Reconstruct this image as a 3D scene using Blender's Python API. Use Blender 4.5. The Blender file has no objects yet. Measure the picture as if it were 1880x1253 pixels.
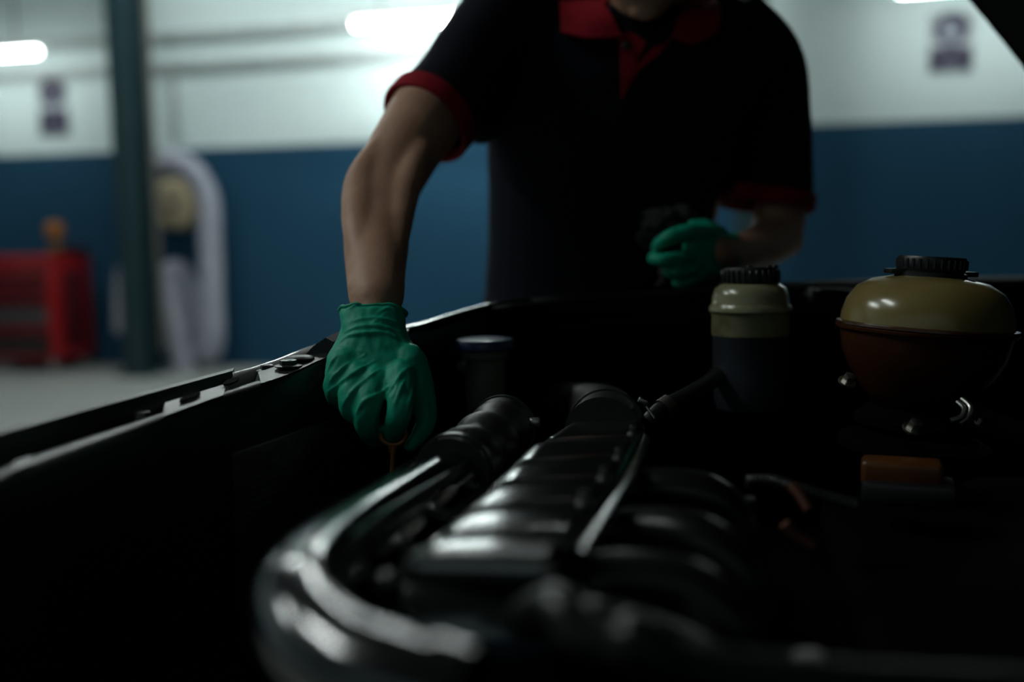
import bpy, bmesh, math, random
from mathutils import Vector as V, Matrix, noise
from mathutils.bvhtree import BVHTree
random.seed(4)
PI = math.pi
scn = bpy.context.scene
COL = scn.collection

# ------------------------------------------------------------------ camera
F = 1828.0                                   # focal length in pixels, 1880 px wide frame
CAM = V((0, 0, 1.05))
PITCH, ROLL = math.radians(5.8), math.radians(-0.85)
RC = (Matrix.Rotation(PI/2 - PITCH, 3, 'X') @ Matrix.Rotation(ROLL, 3, 'Z'))
cd = bpy.data.cameras.new('camera')
cam = bpy.data.objects.new('camera', cd); COL.objects.link(cam)
cam.matrix_world = Matrix.Translation(CAM) @ RC.to_4x4()
cd.sensor_width = 36.0; cd.lens = F/1880*36.0
cd.clip_start = 0.02; cd.clip_end = 100
cd.dof.use_dof = True; cd.dof.focus_distance = 0.955; cd.dof.aperture_fstop = 1.7
scn.camera = cam
# ------------------------------------------------------------------ world and exposure
w = bpy.data.worlds.new('world'); scn.world = w; w.use_nodes = True
w.node_tree.nodes['Background'].inputs[0].default_value = (0.5, 0.6, 0.65, 1)
w.node_tree.nodes['Background'].inputs[1].default_value = 0.0
scn.view_settings.view_transform = 'Standard'; scn.view_settings.look = 'None'
scn.view_settings.gamma = 1.0; scn.view_settings.use_curve_mapping = False
scn.view_settings.exposure = 0.0
TUBE_WALL = 58.0        # emission of the middle batten before the far wall, raised for brighter cover reflections
TUBE_OUTER = 17.0         # emission of the outer two, set lower to darken the wall's ends
TUBE_CEIL = 80.0        # emission of the ceiling battens

def ray(px, py):
    return RC @ V(((px-940)/F, -(py-626.5)/F, -1))
def at(px, py, d):
    return CAM + ray(px, py)*d
def onz(px, py, z):
    r = ray(px, py); return CAM + r*((z-CAM.z)/r.z)

# ------------------------------------------------------------------ materials
MATS = {}
def mat(name, col, rough=0.5, metal=0.0, spec=0.5, bump=None, var=None, emit=None, sss=0, sssr=(1,.3,.15), coat=0, trans=0, ior=None):
    if name in MATS: return MATS[name]
    m = bpy.data.materials.new(name); m.use_nodes = True
    nt = m.node_tree; b = nt.nodes['Principled BSDF']
    b.inputs['Base Color'].default_value = (*col, 1)
    b.inputs['Roughness'].default_value = rough
    b.inputs['Metallic'].default_value = metal
    b.inputs['Specular IOR Level'].default_value = spec
    b.inputs['Coat Weight'].default_value = coat
    b.inputs['Transmission Weight'].default_value = trans
    if sss:
        b.inputs['Subsurface Weight'].default_value = sss
        b.inputs['Subsurface Radius'].default_value = sssr
        b.inputs['Subsurface Scale'].default_value = 0.01
    tc = nt.nodes.new('ShaderNodeTexCoord')
    if var:                                   # (scale, second colour, low, high)
        n = nt.nodes.new('ShaderNodeTexNoise'); n.inputs['Scale'].default_value = var[0]
        n.inputs['Detail'].default_value = 6
        r = nt.nodes.new('ShaderNodeValToRGB')
        r.color_ramp.elements[0].position = var[2]; r.color_ramp.elements[0].color = (*var[1], 1)
        r.color_ramp.elements[1].position = var[3]; r.color_ramp.elements[1].color = (*col, 1)
        nt.links.new(tc.outputs['Object'], n.inputs['Vector'])
        nt.links.new(n.outputs['Fac'], r.inputs['Fac'])
        nt.links.new(r.outputs['Color'], b.inputs['Base Color'])
    if bump:                                  # (scale, strength, distance)
        n = nt.nodes.new('ShaderNodeTexNoise'); n.inputs['Scale'].default_value = bump[0]
        n.inputs['Detail'].default_value = 5
        k = nt.nodes.new('ShaderNodeBump'); k.inputs['Strength'].default_value = bump[1]
        k.inputs['Distance'].default_value = bump[2]
        nt.links.new(tc.outputs['Object'], n.inputs['Vector'])
        nt.links.new(n.outputs['Fac'], k.inputs['Height'])
        nt.links.new(k.outputs['Normal'], b.inputs['Normal'])
    if emit:
        b.inputs['Emission Color'].default_value = (*emit[0], 1)
        b.inputs['Emission Strength'].default_value = emit[1]
    if ior: b.inputs['IOR'].default_value = ior
    MATS[name] = m
    return m

M_skin = mat('skin', (0.50, 0.275, 0.185), 0.55, var=(18, (0.40, 0.205, 0.135), 0.3, 0.62), bump=(160, 0.25, 0.002), sss=0.06, spec=0.4)
M_lip = mat('lip', (0.25, 0.09, 0.075), 0.5, var=(60, (0.2, 0.07, 0.06), .3, .7))
M_hair = mat('hair', (0.012, 0.009, 0.007), 0.6, bump=(220, 0.8, 0.004))
M_eye = mat('eye', (0.7, 0.68, 0.65), 0.2, var=(30, (0.6, 0.58, 0.56), .3, .7))
M_glove = mat('nitrile', (0.004, 0.36, 0.225), 0.55, spec=0.3, var=(25, (0.003, 0.31, 0.19), 0.3, 0.7), bump=(90, 0.3, 0.002))
M_navy = mat('navy_knit', (0.006, 0.007, 0.013), 0.95, spec=0.15, bump=(500, 0.3, 0.001))
M_redknit = mat('red_knit', (0.30, 0.006, 0.018), 0.85, spec=0.2, bump=(600, 0.4, 0.001), var=(40, (0.24, 0.004, 0.012), .3, .7))
M_trouser = mat('work_trouser', (0.012, 0.013, 0.018), 0.9, bump=(300, 0.3, 0.002))
M_boot = mat('boot_leather', (0.015, 0.012, 0.01), 0.5, bump=(120, 0.3, 0.002))
M_rag = mat('black_rag', (0.022, 0.021, 0.022), 0.9, bump=(180, 0.6, 0.003), var=(60, (0.01, 0.01, 0.01), .35, .7))
M_white = None
M_steel_teal = mat('teal_paint', (0.016, 0.05, 0.062), 0.5, var=(4, (0.012, 0.04, 0.05), .3, .7), bump=(60, .1, .003))
M_girt = mat('grey_conduit', (0.46, 0.50, 0.50), 0.6, var=(6, (0.4, 0.44, 0.44), .3, .7))
M_house = mat('lamp_housing', (0.7, 0.72, 0.72), 0.5, var=(8, (0.62, 0.64, 0.64), .3, .7))
M_tube = mat('tube_wall', (0.9, 0.95, 0.95), 0.4, emit=((0.90, 1.0, 0.97), TUBE_WALL))
M_tubeo = mat('tube_outer', (0.9, 0.95, 0.95), 0.4, emit=((0.90, 1.0, 0.97), TUBE_OUTER))
M_tubec = mat('tube_ceiling', (0.9, 0.95, 0.95), 0.4, emit=((0.90, 1.0, 0.97), TUBE_CEIL))
M_purple = mat('sign_purple', (0.022, 0.012, 0.050), 0.5, var=(20, (0.018, 0.010, 0.042), .3, .7))
M_plate = mat('sign_plate', (0.50, 0.55, 0.58), 0.5, var=(20, (0.46, 0.50, 0.53), .3, .7))
M_pale = mat('sign_pale', (0.36, 0.40, 0.48), 0.5, var=(20, (0.33, 0.37, 0.44), .3, .7))
M_red = mat('cabinet_red', (0.42, 0.008, 0.012), 0.4, var=(8, (0.34, 0.006, 0.01), .3, .7), coat=.2)
M_drawer = mat('drawer_dark', (0.10, 0.006, 0.010), 0.4, var=(10, (0.08, 0.005, 0.008), .3, .7))
M_dgrey = mat('drawer_grey', (0.10, 0.10, 0.105), 0.5, var=(40, (0.06, 0.06, 0.065), .3, .7))
M_black = mat('black_plastic', (0.008, 0.008, 0.009), 0.4, bump=(150, .15, .001))
M_caster = mat('caster_grey', (0.32, 0.31, 0.30), 0.5, var=(30, (0.25, 0.24, 0.23), .3, .7))
M_orange = mat('orange_plastic', (0.42, 0.15, 0.015), 0.4, var=(30, (0.32, 0.10, 0.01), .3, .7))
M_duct = mat('duct_hose', (0.42, 0.43, 0.50), 0.6, var=(14, (0.34, 0.35, 0.42), .3, .7))
M_cream = mat('cream_fan', (0.52, 0.43, 0.27), 0.55, var=(10, (0.44, 0.36, 0.22), .3, .7))
M_creamd = mat('cream_dark', (0.30, 0.25, 0.18), 0.6, var=(10, (0.25, 0.2, 0.14), .3, .7))
# car
M_carpaint = mat('car_black_paint', (0.008, 0.008, 0.009), 0.22, coat=.6, bump=(40, .05, .001))
M_wing = mat('matt_wing_paint', (0.004, 0.004, 0.0045), 0.6, spec=.12, bump=(60, .1, .001))  # low gloss, and darker than the bonnet paint
M_panel = mat('front_panel_plastic', (0.020, 0.020, 0.021), 0.38, spec=.5, bump=(260, .25, .0008), var=(30, (0.012, .012, .013), .3, .7))
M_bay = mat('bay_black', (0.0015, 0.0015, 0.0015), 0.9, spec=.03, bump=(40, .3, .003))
M_under = mat('underside_black', (0.006, 0.006, 0.006), 0.9, spec=.05, bump=(60, .4, .003))
M_gloss = mat('gloss_black_plastic', (0.006, 0.006, 0.007), 0.13, spec=.8, ior=1.7, bump=(30, .05, .002))
M_cover = mat('cover_black_plastic', (0.009, 0.009, 0.0095), 0.19, spec=1.0, ior=1.85, bump=(220, .08, .0006))
M_runner = mat('runner_black_plastic', (0.006, 0.006, 0.006), 0.28, spec=.35, bump=(120, .1, .001))
M_rubber = mat('rubber', (0.010, 0.010, 0.010), 0.42, spec=.5, bump=(120, .3, .001))
M_metal = mat('zinc_metal', (0.55, 0.53, 0.50), 0.35, metal=1, var=(60, (0.35, 0.33, 0.30), .3, .7))
M_bolt = mat('dark_bolt', (0.10, 0.10, 0.10), 0.35, metal=.8, var=(60, (0.05, 0.05, 0.05), .3, .7))
M_tankc = mat('tank_cream', (0.225, 0.17, 0.06), 0.2, sss=.1, sssr=(1, .7, .3), var=(14, (0.18, 0.13, 0.045), .3, .7), spec=.6)
M_tanka = mat('tank_amber', (0.05, 0.016, 0.005), 0.25, sss=.05, sssr=(1, .4, .1), var=(9, (0.032, 0.008, 0.003), .35, .7), spec=.5)
M_brakec = mat('brake_tank_cream', (0.22, 0.21, 0.12), 0.22, sss=.1, sssr=(1, .9, .5), var=(30, (0.12, 0.10, 0.05), .28, .5), spec=.6)
M_brakeg = mat('brake_tank_grey', (0.03, 0.034, 0.042), 0.35, var=(12, (0.02, 0.023, 0.03), .3, .7))
M_can = mat('canister_grey', (0.17, 0.165, 0.13), 0.5, var=(20, (0.10, 0.10, 0.08), .3, .6))
M_blue = mat('blue_lid', (0.02, 0.05, 0.16), 0.35, var=(20, (0.015, 0.04, 0.12), .3, .7))
M_amber = mat('amber_plastic', (0.11, 0.036, 0.004), 0.35, var=(12, (0.04, 0.009, 0.003), .35, .65))
M_tape = mat('orange_tape', (0.10, 0.03, 0.012), 0.6, var=(30, (0.08, 0.02, 0.008), .3, .7))

def floor_mat():
    return mat('floor_concrete', (0.33, 0.345, 0.325), 0.6, var=(1.2, (0.26, 0.27, 0.26), .3, .7), bump=(25, .15, .004))
def wall_mat(split):
    m = bpy.data.materials.new('two_tone_wall_paint'); m.use_nodes = True
    nt = m.node_tree; b = nt.nodes['Principled BSDF']; b.inputs['Roughness'].default_value = 0.8; b.inputs['Specular IOR Level'].default_value = .2
    tc = nt.nodes.new('ShaderNodeTexCoord'); sp = nt.nodes.new('ShaderNodeSeparateXYZ')
    gt = nt.nodes.new('ShaderNodeMath'); gt.operation = 'GREATER_THAN'; gt.inputs[1].default_value = split
    n = nt.nodes.new('ShaderNodeTexNoise'); n.inputs['Scale'].default_value = 0.9; n.inputs['Detail'].default_value = 5
    def ramp(a, c):
        r = nt.nodes.new('ShaderNodeValToRGB')
        r.color_ramp.elements[0].position = .3; r.color_ramp.elements[0].color = (*a, 1)
        r.color_ramp.elements[1].position = .7; r.color_ramp.elements[1].color = (*c, 1)
        nt.links.new(n.outputs['Fac'], r.inputs['Fac']); return r
    r1 = ramp((0.010, 0.055, 0.105), (0.014, 0.068, 0.125)); r2 = ramp((0.66, 0.77, 0.78), (0.71, 0.82, 0.82))
    mx = nt.nodes.new('ShaderNodeMix'); mx.data_type = 'RGBA'
    nt.links.new(tc.outputs['Object'], sp.inputs[0]); nt.links.new(sp.outputs['Z'], gt.inputs[0])
    nt.links.new(tc.outputs['Object'], n.inputs['Vector'])
    nt.links.new(gt.outputs[0], mx.inputs[0]); nt.links.new(r1.outputs[0], mx.inputs[6]); nt.links.new(r2.outputs[0], mx.inputs[7])
    nt.links.new(mx.outputs[2], b.inputs['Base Color'])
    bn = nt.nodes.new('ShaderNodeTexNoise'); bn.inputs['Scale'].default_value = 45
    bp = nt.nodes.new('ShaderNodeBump'); bp.inputs['Strength'].default_value = .2; bp.inputs['Distance'].default_value = .004
    nt.links.new(tc.outputs['Object'], bn.inputs['Vector']); nt.links.new(bn.outputs['Fac'], bp.inputs['Height'])
    nt.links.new(bp.outputs['Normal'], b.inputs['Normal'])
    return m

# ------------------------------------------------------------------ object helpers
def root_of(o):
    while o.parent: o = o.parent
    return o
def obj(name, bm, m, parent=None, label=None, smooth=True, sub=0, origin=None):
    """link bm (world coordinates) as one mesh object; children keep the root's origin"""
    if isinstance(bm, bpy.types.Mesh):
        me = bm
    else:
        bmesh.ops.recalc_face_normals(bm, faces=bm.faces[:])
        me = bpy.data.meshes.new(name); bm.to_mesh(me); bm.free()
    if parent: org = root_of(parent).location.copy()
    else:
        xs = [v.co for v in me.vertices]
        org = origin or V(((min(c.x for c in xs)+max(c.x for c in xs))/2, (min(c.y for c in xs)+max(c.y for c in xs))/2, min(c.z for c in xs)))
    me.transform(Matrix.Translation(-org))
    o = bpy.data.objects.new(name, me); COL.objects.link(o)
    if parent: o.parent = parent
    else: o.location = org
    me.materials.clear(); me.materials.append(m)
    for p in me.polygons: p.use_smooth = smooth
    if smooth:
        try: me.set_sharp_from_angle(angle=math.radians(40))
        except Exception: pass
    if sub:
        md = o.modifiers.new('sub', 'SUBSURF'); md.levels = sub; md.render_levels = sub
    if label: o['label'] = label
    return o
def thing(name, label, cat, loc, group=None):
    o = bpy.data.objects.new(name, None); COL.objects.link(o); o.location = loc
    o.empty_display_size = .1
    o['label'] = label; o['category'] = cat
    if group: o['group'] = group
    return o
def tag(o, label, cat, group=None):
    o['label'] = label; o['category'] = cat
    if group: o['group'] = group
    return o
def struct(o, label=None):
    o['kind'] = 'structure'
    if label: o['label'] = label
    return o

# ------------------------------------------------------------------ shape helpers (all add to a bmesh)
def nb(): return bmesh.new()
def add_loft(bm, rings, cap=True, closed=True):
    vs = [[bm.verts.new(p) for p in r] for r in rings]
    n = len(vs[0])
    for a, b in zip(vs[:-1], vs[1:]):
        for i in range(n if closed else n-1):
            j = (i+1) % n
            bm.faces.new((a[i], a[j], b[j], b[i]))
    if cap and closed:
        bm.faces.new(vs[0][::-1]); bm.faces.new(vs[-1])
    return bm
def ring(c, u, v, n=16, e=2.0):
    out = []
    for i in range(n):
        t = 2*PI*i/n; cu, sv = math.cos(t), math.sin(t)
        out.append(c + u*(math.copysign(abs(cu)**(2/e), cu)) + v*(math.copysign(abs(sv)**(2/e), sv)))
    return out
def crom(pts, k=6):
    """Catmull-Rom through a list of tuples / vectors of any length"""
    P = [tuple(p) for p in pts]; n = len(P); out = []
    for i in range(n-1):
        p0, p1, p2, p3 = P[max(i-1, 0)], P[i], P[i+1], P[min(i+2, n-1)]
        for j in range(k):
            t = j/k
            out.append(tuple(0.5*(2*b+(c-a)*t+(2*a-5*b+4*c-d)*t*t+(3*b-a-3*c+d)*t**3) for a, b, c, d in zip(p0, p1, p2, p3)))
    out.append(P[-1]); return out
def add_tube(bm, pts, rad, n=12, k=5, flat=1.0, up=V((0, 0, 1)), cap=True, rounded=False, e=2.0):
    """pts vectors; rad scalar or list (per point). flat scales the second axis"""
    if not isinstance(rad, (list, tuple)): rad = [rad]*len(pts)
    q = crom([(*p, r) for p, r in zip(pts, rad)], k) if k > 1 else [(*p, r) for p, r in zip(pts, rad)]
    C = [V(p[:3]) for p in q]; R = [max(p[3], 1e-5) for p in q]
    if rounded:
        d0 = (C[0]-C[1]).normalized(); d1 = (C[-1]-C[-2]).normalized()
        pre = [(C[0]+d0*R[0]*s, R[0]*c) for s, c in ((.95, .3), (.7, .71), (.38, .92))]
        post = [(C[-1]+d1*R[-1]*s, R[-1]*c) for s, c in ((.38, .92), (.7, .71), (.95, .3))]
        C = [p[0] for p in pre]+C+[p[0] for p in post]; R = [p[1] for p in pre]+R+[p[1] for p in post]
    rings = []; u = None
    for i in range(len(C)):
        t = (C[min(i+1, len(C)-1)]-C[max(i-1, 0)]).normalized()
        if u is None:
            u = t.cross(up)
            if u.length < 1e-3: u = t.cross(V((1, 0, 0)))
        else: u = u - t*u.dot(t)
        u.normalize(); v = t.cross(u).normalized()
        rings.append(ring(C[i], u*R[i], v*R[i]*flat, n, e))
    return add_loft(bm, rings, cap)
def frame(axis):
    z = axis.normalized(); x = z.cross(V((0, 1, 0)))
    if x.length < .05: x = z.cross(V((1, 0, 0)))
    x.normalize(); return x, z.cross(x), z
def add_lathe(bm, prof, c, axis=V((0, 0, 1)), n=32, sx=1.0, cap=True):
    x, y, z = frame(axis)
    return add_loft(bm, [ring(c+z*h, x*max(r, 1e-4)*sx, y*max(r, 1e-4), n) for r, h in prof], cap)
def add_box(bm, c, s, R=None, bev=0.0, seg=2):
    R = R or Matrix.Identity(3)
    r = bmesh.ops.create_cube(bm, size=1.0)
    vs = r['verts']
    for v in vs: v.co = V((v.co.x*s[0], v.co.y*s[1], v.co.z*s[2]))
    if bev:
        es = list({e for v in vs for e in v.link_edges})
        rr = bmesh.ops.bevel(bm, geom=es, offset=bev, segments=seg, affect='EDGES', profile=.5)
        vs = list({v for f in rr['faces'] for v in f.verts} | {v for v in vs if v.is_valid})
    for v in vs: v.co = R @ v.co + V(c)
    return bm
def add_ell(bm, c, ax, ay, az, n=16, m=10, e=2.0):
    rings = []
    for i in range(m+1):
        t = -PI/2 + PI*i/m; cz, s = max(math.cos(t), .02), math.sin(t)
        rings.append(ring(c+az*s, ax*cz, ay*cz, n, e))
    return add_loft(bm, rings)
def add_prism(bm, pts, d):
    """closed outline pts extruded by vector d"""
    a = [bm.verts.new(p) for p in pts]; b = [bm.verts.new(p+d) for p in pts]
    n = len(a)
    bm.faces.new(a[::-1]); bm.faces.new(b)
    for i in range(n): bm.faces.new((a[i], a[(i+1) % n], b[(i+1) % n], b[i]))
    return bm
def add_grid(bm, P, thick=None):
    """P[i][j] grid of points; thick vector for a back side"""
    v = [[bm.verts.new(p) for p in r] for r in P]
    I, J = len(v), len(v[0])
    for i in range(I-1):
        for j in range(J-1): bm.faces.new((v[i][j], v[i+1][j], v[i+1][j+1], v[i][j+1]))
    if thick is not None:
        b = [[bm.verts.new(p+thick) for p in r] for r in P]
        for i in range(I-1):
            for j in range(J-1): bm.faces.new((b[i][j], b[i][j+1], b[i+1][j+1], b[i+1][j]))
        rim = [(i, 0) for i in range(I)]+[(I-1, j) for j in range(1, J)]+[(i, J-1) for i in range(I-2, -1, -1)]+[(0, j) for j in range(J-2, 0, -1)]
        for k in range(len(rim)):
            (i, j), (a, c) = rim[k], rim[(k+1) % len(rim)]
            bm.faces.new((v[i][j], v[a][c], b[a][c], b[i][j]))
    return bm
def remesh(bm, voxel, smooth=4, fac=.5):
    """union of closed shells as one continuous smooth surface; returns a mesh"""
    bmesh.ops.recalc_face_normals(bm, faces=bm.faces[:])
    me = bpy.data.meshes.new('tmp'); bm.to_mesh(me); bm.free()
    o = bpy.data.objects.new('tmp', me); COL.objects.link(o)
    r = o.modifiers.new('r', 'REMESH'); r.mode = 'VOXEL'; r.voxel_size = voxel
    if smooth:
        s = o.modifiers.new('s', 'SMOOTH'); s.iterations = smooth; s.factor = fac
    dg = bpy.context.evaluated_depsgraph_get(); dg.update()
    out = bpy.data.meshes.new_from_object(o.evaluated_get(dg))
    bpy.data.objects.remove(o); bpy.data.meshes.remove(me)
    return out
def bvh_of(me):
    return BVHTree.FromPolygons([v.co.copy() for v in me.vertices], [tuple(p.vertices) for p in me.polygons])
def hit(bvh, px, py, off=0.0, dflt=None):
    d = ray(px, py).normalized(); h = bvh.ray_cast(CAM, d)
    if h[0] is None: return dflt
    return h[0] - d*off
def px_r(p, d): return p*d/F

# ================================================================== THE ROOM
WN = V((-0.227, -0.974, 0)).normalized()          # far wall, facing the car
WU = V((0.974, -0.227, 0)).normalized()           # along the far wall, to the right
W0 = at(260, 277, 8.6)
DADO = W0.z; W0 = V((W0.x, W0.y, 0))
def wl(px, py, off=0.0):
    r = ray(px, py); o = W0 + WN*off
    return CAM + r*((o-CAM).dot(WN)/r.dot(WN))
WR = Matrix((WU, -WN, V((0, 0, 1)))).transposed()  # local x along wall, y into wall, z up
def wbox(bm, c, s, bev=0.0): return add_box(bm, c, s, WR, bev)
def wp(s, off, z): return W0 + WU*s + WN*off + V((0, 0, z))
H = 4.4
S0, S1, DEP = -3.6, 11.5, 12.5
wallm = wall_mat(DADO)
for nm, c, s in (('wall_back', wp((S0+S1)/2, -.1, H/2), (S1-S0+.4, .2, H)),
                 ('wall_left', wp(S0-.1, DEP/2, H/2), (.2, DEP, H)),
                 ('wall_right', wp(S1+.1, DEP/2, H/2), (.2, DEP, H)),
                 ('wall_front', wp((S0+S1)/2, DEP+.1, H/2), (S1-S0+.4, .2, H))):
    bm = nb(); wbox(bm, c, s)
    struct(obj(nm, bm, wallm, smooth=False, origin=V((c.x, c.y, 0))), 'white over blue painted workshop wall')
bm = nb(); wbox(bm, wp((S0+S1)/2, DEP/2, -.05), (S1-S0+.4, DEP+.4, .1)); struct(obj('floor', bm, floor_mat(), smooth=False), 'pale grey concrete workshop floor')
bm = nb(); wbox(bm, wp((S0+S1)/2, DEP/2, H+.05), (S1-S0+.4, DEP+.4, .1))
struct(obj('ceiling', bm, mat('ceiling_grey', (.10, .11, .11), .8, var=(2, (.08, .09, .09), .3, .7)), smooth=False), 'dark grey workshop ceiling')
# horizontal conduits on the white part, one drop
for i, py in enumerate((61, 117)):
    z = wl(400, py, .03).z
    SE = (wl(1250, 100)-W0).dot(WU); bm = nb(); wbox(bm, wp((S0+SE)/2, .03, z), (SE-S0, .06, .075), .008)
    struct(obj('trim_%d' % (i+1), bm, M_girt), 'long grey conduit across the white wall, ' + ('upper' if i == 0 else 'lower') + ' one')
zc = wl(400, 117, .03).z
p = wl(322, 190, .02); bm = nb(); wbox(bm, V((p.x, p.y, (DADO+.1+zc-.04)/2)), (.05, .04, zc-DADO-.14), .008)
struct(obj('trim_3', bm, M_girt), 'short grey conduit dropping down the white wall')

# ------------------------------------------------------------------ steel columns (H sections)
def column(px, off, label):
    b = wl(px, 560, off); b.z = 0
    t = thing('steel_column', label, 'column', b, 'teal steel columns along the far wall')
    bm = nb(); wbox(bm, b+V((0, 0, H/2)), (.014, .2, H)); obj('web', bm, M_steel_teal, t, smooth=False)
    for s in (-1, 1):
        bm = nb(); wbox(bm, b+WN*(.1*s)+V((0, 0, H/2)), (.205, .014, H), .003); obj('flange', bm, M_steel_teal, t)
    bm = nb(); wbox(bm, b+V((0, 0, .01)), (.3, .3, .02), .004); obj('base_plate', bm, M_steel_teal, t)
    for sx in (-1, 1):
        for sy in (-1, 1):
            bm = nb(); add_lathe(bm, [(.016, 0), (.016, .012), (.012, .018), (.006, .02)], b+WU*.125*sx+WN*.125*sy+V((0, 0, .02)), n=6); obj('anchor_bolt', bm, M_bolt, t)
    return t
column(256, .62, 'dark teal steel column standing beside the duct hose')
column(1375, .62, 'dark teal steel column behind the mechanic\'s shoulder')
# pale cable conduit on the right edge of the first column
p = wl(287, 400, .62)
bm = nb(); wbox(bm, V((p.x, p.y, 1.75)), (.035, .03, 3.1), .006)
tag(obj('cable_conduit', bm, mat('conduit_tan', (.16, .15, .13), .6, var=(9, (.13, .12, .1), .3, .7)), None), 'thin brownish conduit running up the teal column by the hose', 'conduit')

# ------------------------------------------------------------------ fluorescent battens
def batten(c, L, u, n, label, tube=M_tube, group='fluorescent battens', mount=.12, arm=0):
    """c centre of the diffuser; u along; n away from its mount"""
    t = thing('fluorescent_batten', label, 'lamp', c, group)
    R = Matrix((u, -n, u.cross(-n))).transposed()
    bm = nb(); add_box(bm, c-n*(.05 if arm else .045), (L*1.01 if arm else L*.96, .05, .15 if arm else .09), R, .008); obj('housing', bm, M_house, t)
    bm = nb(); add_tube(bm, [c-u*(L/2-.05), c+u*(L/2-.05)], .029 if arm else .048, n=14, k=1, flat=1.0, rounded=True); obj('diffuser', bm, tube, t)
    for s in (-.35, .35):
        if arm:
            bm = nb(); add_tube(bm, [c-n*.07+u*L*s, V((0, 0, H))+(c+u*L*s)*1.0-V((0, 0, c.z))], .008, n=8, k=1); obj('suspension_rod', bm, M_bolt, t)
            bm = nb(); add_box(bm, c-n*.088+u*L*s, (.07, .03, .06), R, .004); obj('mount_clip', bm, M_house, t); continue
        bm = nb(); add_box(bm, c-n*(.065+(mount-.07)/2)+u*L*s, (.05, mount-.07, .05), R, .004); obj('mount_clip', bm, M_house, t)
    return t
a, b = wl(80, 95, .14), wl(660, 47, .14)
L = 1.55
pa = wl(76, 95, .65); batten(pa-WU*(L/2), L, WU, V((0, 0, -1)), 'glowing fluorescent batten at the left end of the far wall', M_tubeo, arm=.24)
pb = wl(645, 46, .65); batten(pb+WU*(L/2), L, WU, V((0, 0, -1)), 'glowing fluorescent batten partly behind the mechanic\'s raised shoulder', arm=.24)
pc = wl(1640, -16, .65); batten(pc+WU*(L/2), L, WU, V((0, 0, -1)), 'fluorescent batten above the right purple sign', M_tubeo, arm=.24)
# ceiling rows out of frame
for i in range(2):
    batten(wp(1.5+2.2*i, 1.8, H-.12), L, WU, V((0, 0, -1)), 'fluorescent batten on the ceiling along the far wall, %s one' % ('left', 'right')[i], M_tubec, 'ceiling battens along the far wall')
for i, (x, y) in enumerate(((-3.0, .9), (-4.6, 2.6))):
    batten(V((x, y, H-.12)), L, WN, V((0, 0, -1)), 'fluorescent batten on the ceiling beside the car\'s nose, ' + ('nearer', 'further')[i] + ' one', M_tubec, 'ceiling battens beside the car')

# ------------------------------------------------------------------ signs
def sign(px, py, wpx, hpx, label, hr_=.34):
    c = wl(px, py, .006); k = (wl(px+10, py, .006)-c).length/10
    W, Hh = wpx*k, hpx*k
    t = thing('safety_sign', label, 'sign', c)
    bm = nb(); wbox(bm, c, (W*1.08, .008, Hh*1.06), .003); obj('backing_plate', bm, M_plate, t)
    dc = c+V((0, 0, Hh*.24)); r = min(W*.46, Hh*.30)
    bm = nb(); add_lathe(bm, [(r, 0), (r, .004)], dc+WN*.004, WN, 32); d = obj('disc', bm, M_purple, t)
    bm = nb(); add_lathe(bm, [(r*hr_, 0), (r*hr_, .002)], dc+WN*.008-WU*r*.08+V((0, 0, -r*.08)), WN, 24, .9); obj('pictogram_head', bm, M_pale, d)
    bm = nb(); wbox(bm, dc+WN*.009+V((0, 0, -r*.78)), (r*1.1, .002, r*.16)); obj('pictogram_collar', bm, M_pale, d)
    pc_ = c+V((0, 0, -Hh*.27)); bm = nb(); wbox(bm, pc_+WN*.005, (W*.98, .004, Hh*.40), .001); tp = obj('text_panel', bm, M_purple, t)
    for q, wd in enumerate((.5, .4)):
        bm = nb(); wbox(bm, pc_+WN*.0075+V((0, 0, -Hh*(.09+.06*q))), (W*wd, .002, Hh*.022)); obj('print_line', bm, M_pale, tp)
    return t
sign(98, 196, 52, 92, 'small purple safety sign under the left fluorescent batten', .2)
sign(1746, 79, 78, 112, 'large purple safety sign with round pictogram near the bonnet', .42)

# ------------------------------------------------------------------ tool cabinet
cb = wl(106, 700, .62); cb.z = 0                     # front right corner on the floor
CW, CD, CH = .78, .50, .98
croot = cb - WU*(CW/2) - WN*(CD/2)
t = thing('tool_cabinet', 'red rolling tool cabinet with dark drawers against the blue wall', 'tool cabinet', croot)
def cbx(name, x, y, z, sx, sy, sz, m, par, bev=.004):   # x from right edge to left, y from front to back
    bm = nb(); wbox(bm, cb - WU*x - WN*y + V((0, 0, z)), (sx, sy, sz), bev); return obj(name, bm, m, par)
Z0 = .11
ztop = CH
cbx('cabinet_body', CW/2, CD/2+.01, (Z0+ztop-.05)/2, CW, CD-.02, ztop-.05-Z0, M_red, t, .01)
cbx('top_tray', CW/2, CD/2, ztop-.035, CW+.02, CD+.02, .07, M_red, t, .012)
cbx('side_panel', -.008, CD*.5, .53, .014, CD*.55, .66, M_drawer, t, .004)
rows = [(.80, .085), (.695, .085), (.595, .085), (.475, .115), (.345, .105), (.22, .11)]
for i, (z, h) in enumerate(rows):
    m = M_dgrey if i == 3 else (M_black if i == 5 else M_drawer)
    d = cbx('drawer', CW/2+.01, -.004, z, CW-.10, .03, h, m, t, .005)
    cbx('handle', CW/2+.01, -.028, z+h*.36, CW-.14, .02, .014, M_red if m is M_drawer else M_dgrey, d, .003)
for x in (.07, CW-.07):
    for y in (.06, CD-.06):
        c = cb - WU*x - WN*y
        bm = nb(); add_lathe(bm, [(.03, -.018), (.045, -.014), (.045, .014), (.03, .018)], c+V((0, 0, .046)), WU, 20)
        k = obj('caster', bm, M_caster, t)
        bm = nb(); wbox(bm, c+V((0, 0, .095)), (.05, .05, .03), .004); obj('caster_fork', bm, M_caster, k)
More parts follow.
